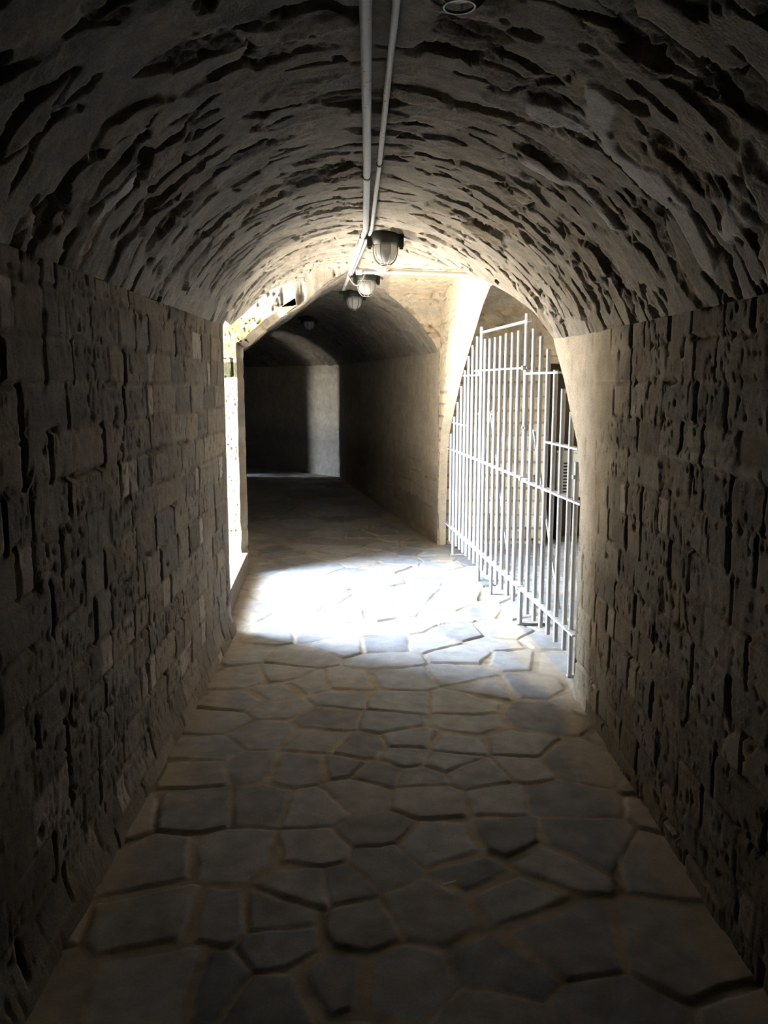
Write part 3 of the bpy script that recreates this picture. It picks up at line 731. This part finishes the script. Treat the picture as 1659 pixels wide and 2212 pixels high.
# ------------------------------------------------------------------ bulkhead lamps
def lamp(loc, label, rot=0, scale=1.0):
    t = thing('ceiling_lamp', loc, label, 'lamp', 'caged bulkhead lamps along the vault')
    t.rotation_euler.z = rot; t.scale = (scale,) * 3
    mb = MB(); mb.lathe([(.03, .012), (.078, .010), (.085, -.01), (.082, -.045), (.075, -.055), (.06, -.055)], 32)
    mb.build('housing', M_DARK, t, smooth='auto')
    for s in (-1, 1):
        m2 = MB(); m2.box(s * .092 - .016, s * .092 + .016, -.02, .02, -.075, .004); m2.tube([(s * .094, 0, -.085), (s * .094, 0, -.06)], .012, 10)
        m2.build('lug', M_DARK, t, smooth='auto', bevel=.004)
    m4 = MB(); m4.tube([(-.085, 0, -.02), (-.15, -.01, -.012)], .014, 12); m4.build('cable_gland', M_DARK, t, smooth='auto')
    MB().lathe([(.060, -.050), (.074, -.050), (.077, -.056), (.075, -.062), (.062, -.062)], 32).build('collar', M_WIRE, t, smooth='auto')
    n = 48; prof = [(.062, -.055), (.0665, -.085), (.0655, -.108), (.059, -.130), (.047, -.147), (.030, -.158), (.014, -.163), (.003, -.164)]
    vs, fs = [], []
    for (r, z) in prof:
        for j in range(n):
            a = 2 * math.pi * j / n; rr = r * (1 + (.022 if j % 2 else 0) * (1 if r > .03 else 0)); vs.append((rr * math.cos(a), rr * math.sin(a), z))
    for i in range(len(prof) - 1):
        for j in range(n): fs.append((i * n + j, (i + 1) * n + j, (i + 1) * n + (j + 1) % n, i * n + (j + 1) % n))
    fs.append(tuple((len(prof) - 1) * n + j for j in range(n))); fs.append(tuple(range(n)))
    MB().add(vs, fs).build('glass_jar', M_GLASS, t, smooth=True)
    MB().lathe([(.012, -.058), (.014, -.075), (.027, -.10), (.027, -.118), (.018, -.132), (.004, -.136)], 20).build('bulb', M_BULB, t, smooth=True)
    for k in range(8):
        a = math.pi * k / 4 + math.pi / 8
        pts = [(.077 * math.cos(a), .077 * math.sin(a), -.055)]
        for q_ in range(12):
            ang = math.radians(90 - q_ * 6.2)
            rr, zz_ = .077 * math.sin(ang), -.095 - .085 * math.cos(ang)
            pts.append((rr * math.cos(a), rr * math.sin(a), zz_))
        MB().tube(pts, .0030, 6).build('guard_wire', M_WIRE, t, smooth='auto')
    rr, zz_ = .077 * math.sin(math.radians(21.8)), -.095 - .085 * math.cos(math.radians(21.8))
    MB().tube([(rr * math.cos(2 * math.pi * k / 20), rr * math.sin(2 * math.pi * k / 20), zz_) for k in range(20)], .0032, 6, closed=True).build('guard_ring', M_WIRE, t, smooth='auto')
    return t
lamp((.160, 1.63, 2.40), 'caged lamp cut off by the top edge, closest to the viewer', .2)
lamp((.079, 5.05, 2.405), 'dark caged lamp just before the cross conduit')
lamp((-.043, 6.86, 2.405), 'bright caged lamp below the cross conduit')
lamp((-.165, 8.10, 2.40), 'dim caged lamp behind the bright one, over the dark tunnel mouth', .1)
lamp((-.84, 11.3, 2.40), 'tiny caged lamp deep inside the dark tunnel', .2)

# ------------------------------------------------------------------ vented cabinet seen through the gate
cab = thing('electrical_cabinet', (1.98, 8.10, .44), 'pale vented metal cabinet in the dark recess behind the gate', 'cabinet')
MB().box(-.19, .25, -.13, .14, 0, .43).build('body', M_BOX, cab, bevel=.008)
MB().box(-.20, .26, -.14, .14, .43, .455).build('lid', M_BOX, cab, bevel=.004)
mb = MB()
for k in range(10): mb.box(-.145, -.085, -.134, -.128, .045 + k * .031, .045 + k * .031 + .015)
mb.build('vent', M_SLOT, cab)
MB().box(.0, .03, -.134, -.128, .15, .25).build('handle', M_SLOT, cab)
mb = MB(); mb.box(.0, .035, -.134, -.128, .315, .332); mb.box(.0, .035, -.134, -.128, .29, .304); mb.build('label_plate', M_SLOT, cab)
for s in (-.15, .2): MB().box(s - .02, s + .02, -.1, .1, -.44, 0).build('leg', M_SLOT, cab)

# cigarette end on the floor
tag(MB().tube([(.215, 2.337, .02), (.255, 2.352, .023)], .004, 10).build('cigarette_end', M_PAPER, smooth='auto'), 'white cigarette end lying on the dark flagstones', 'litter')

# ------------------------------------------------------------------ light: sun and sky
SUN_DIR = np.array([-.10, .015, -1.0])
SUN_E, SKY_E, EXPO = 220.0, 1.0, 0.58
ld = bpy.data.lights.new('sun', 'SUN'); ld.energy = SUN_E; ld.angle = math.radians(.6); ld.color = (1.0, .95, .85)
so = bpy.data.objects.new('sun', ld); COL.objects.link(so)
import mathutils
so.rotation_euler = mathutils.Vector(SUN_DIR).to_track_quat('-Z', 'Y').to_euler(); so.location = (-3, 0, 8)
w = bpy.data.worlds.new('sky'); SC.world = w; w.use_nodes = True
nt = w.node_tree; bg = nt.nodes['Background']
tc = nt.nodes.new('ShaderNodeTexCoord'); sx = nt.nodes.new('ShaderNodeSeparateXYZ'); nt.links.new(tc.outputs['Generated'], sx.inputs[0])
cr = nt.nodes.new('ShaderNodeValToRGB'); nt.links.new(sx.outputs['Z'], cr.inputs['Fac'])
cr.color_ramp.elements[0].position = 0; cr.color_ramp.elements[0].color = (.92, .97, 1.0, 1)
cr.color_ramp.elements[1].position = .7; cr.color_ramp.elements[1].color = (.66, .80, 1.0, 1)
nt.links.new(cr.outputs[0], bg.inputs['Color'])
# added bright sky lobe, aimed through the left doorway onto the floor
LOBE_DIR, LOBE_E = (-.90, .16, .38), 110.0
dp = nt.nodes.new('ShaderNodeVectorMath'); dp.operation = 'DOT_PRODUCT'; dp.inputs[1].default_value = mathutils.Vector(LOBE_DIR).normalized()
nt.links.new(tc.outputs['Generated'], dp.inputs[0])
lr = nt.nodes.new('ShaderNodeMapRange'); lr.interpolation_type = 'SMOOTHSTEP'
lr.inputs['From Min'].default_value = math.cos(math.radians(55)); lr.inputs['From Max'].default_value = math.cos(math.radians(25))
lr.inputs['To Min'].default_value = SKY_E; lr.inputs['To Max'].default_value = SKY_E + LOBE_E
nt.links.new(dp.outputs['Value'], lr.inputs['Value']); nt.links.new(lr.outputs[0], bg.inputs['Strength'])
w.cycles.sampling_method = 'MANUAL'; w.cycles.sample_map_resolution = 256

SC.view_settings.view_transform = 'Standard'; SC.view_settings.look = 'None'
SC.view_settings.exposure = EXPO; SC.view_settings.gamma = 1; SC.view_settings.use_curve_mapping = False
cy = SC.cycles
cy.max_bounces = 12; cy.diffuse_bounces = 8; cy.glossy_bounces = 3; cy.transmission_bounces = 6
cy.caustics_reflective = False; cy.caustics_refractive = False
cy.use_denoising = True
cy.sample_clamp_indirect = 12
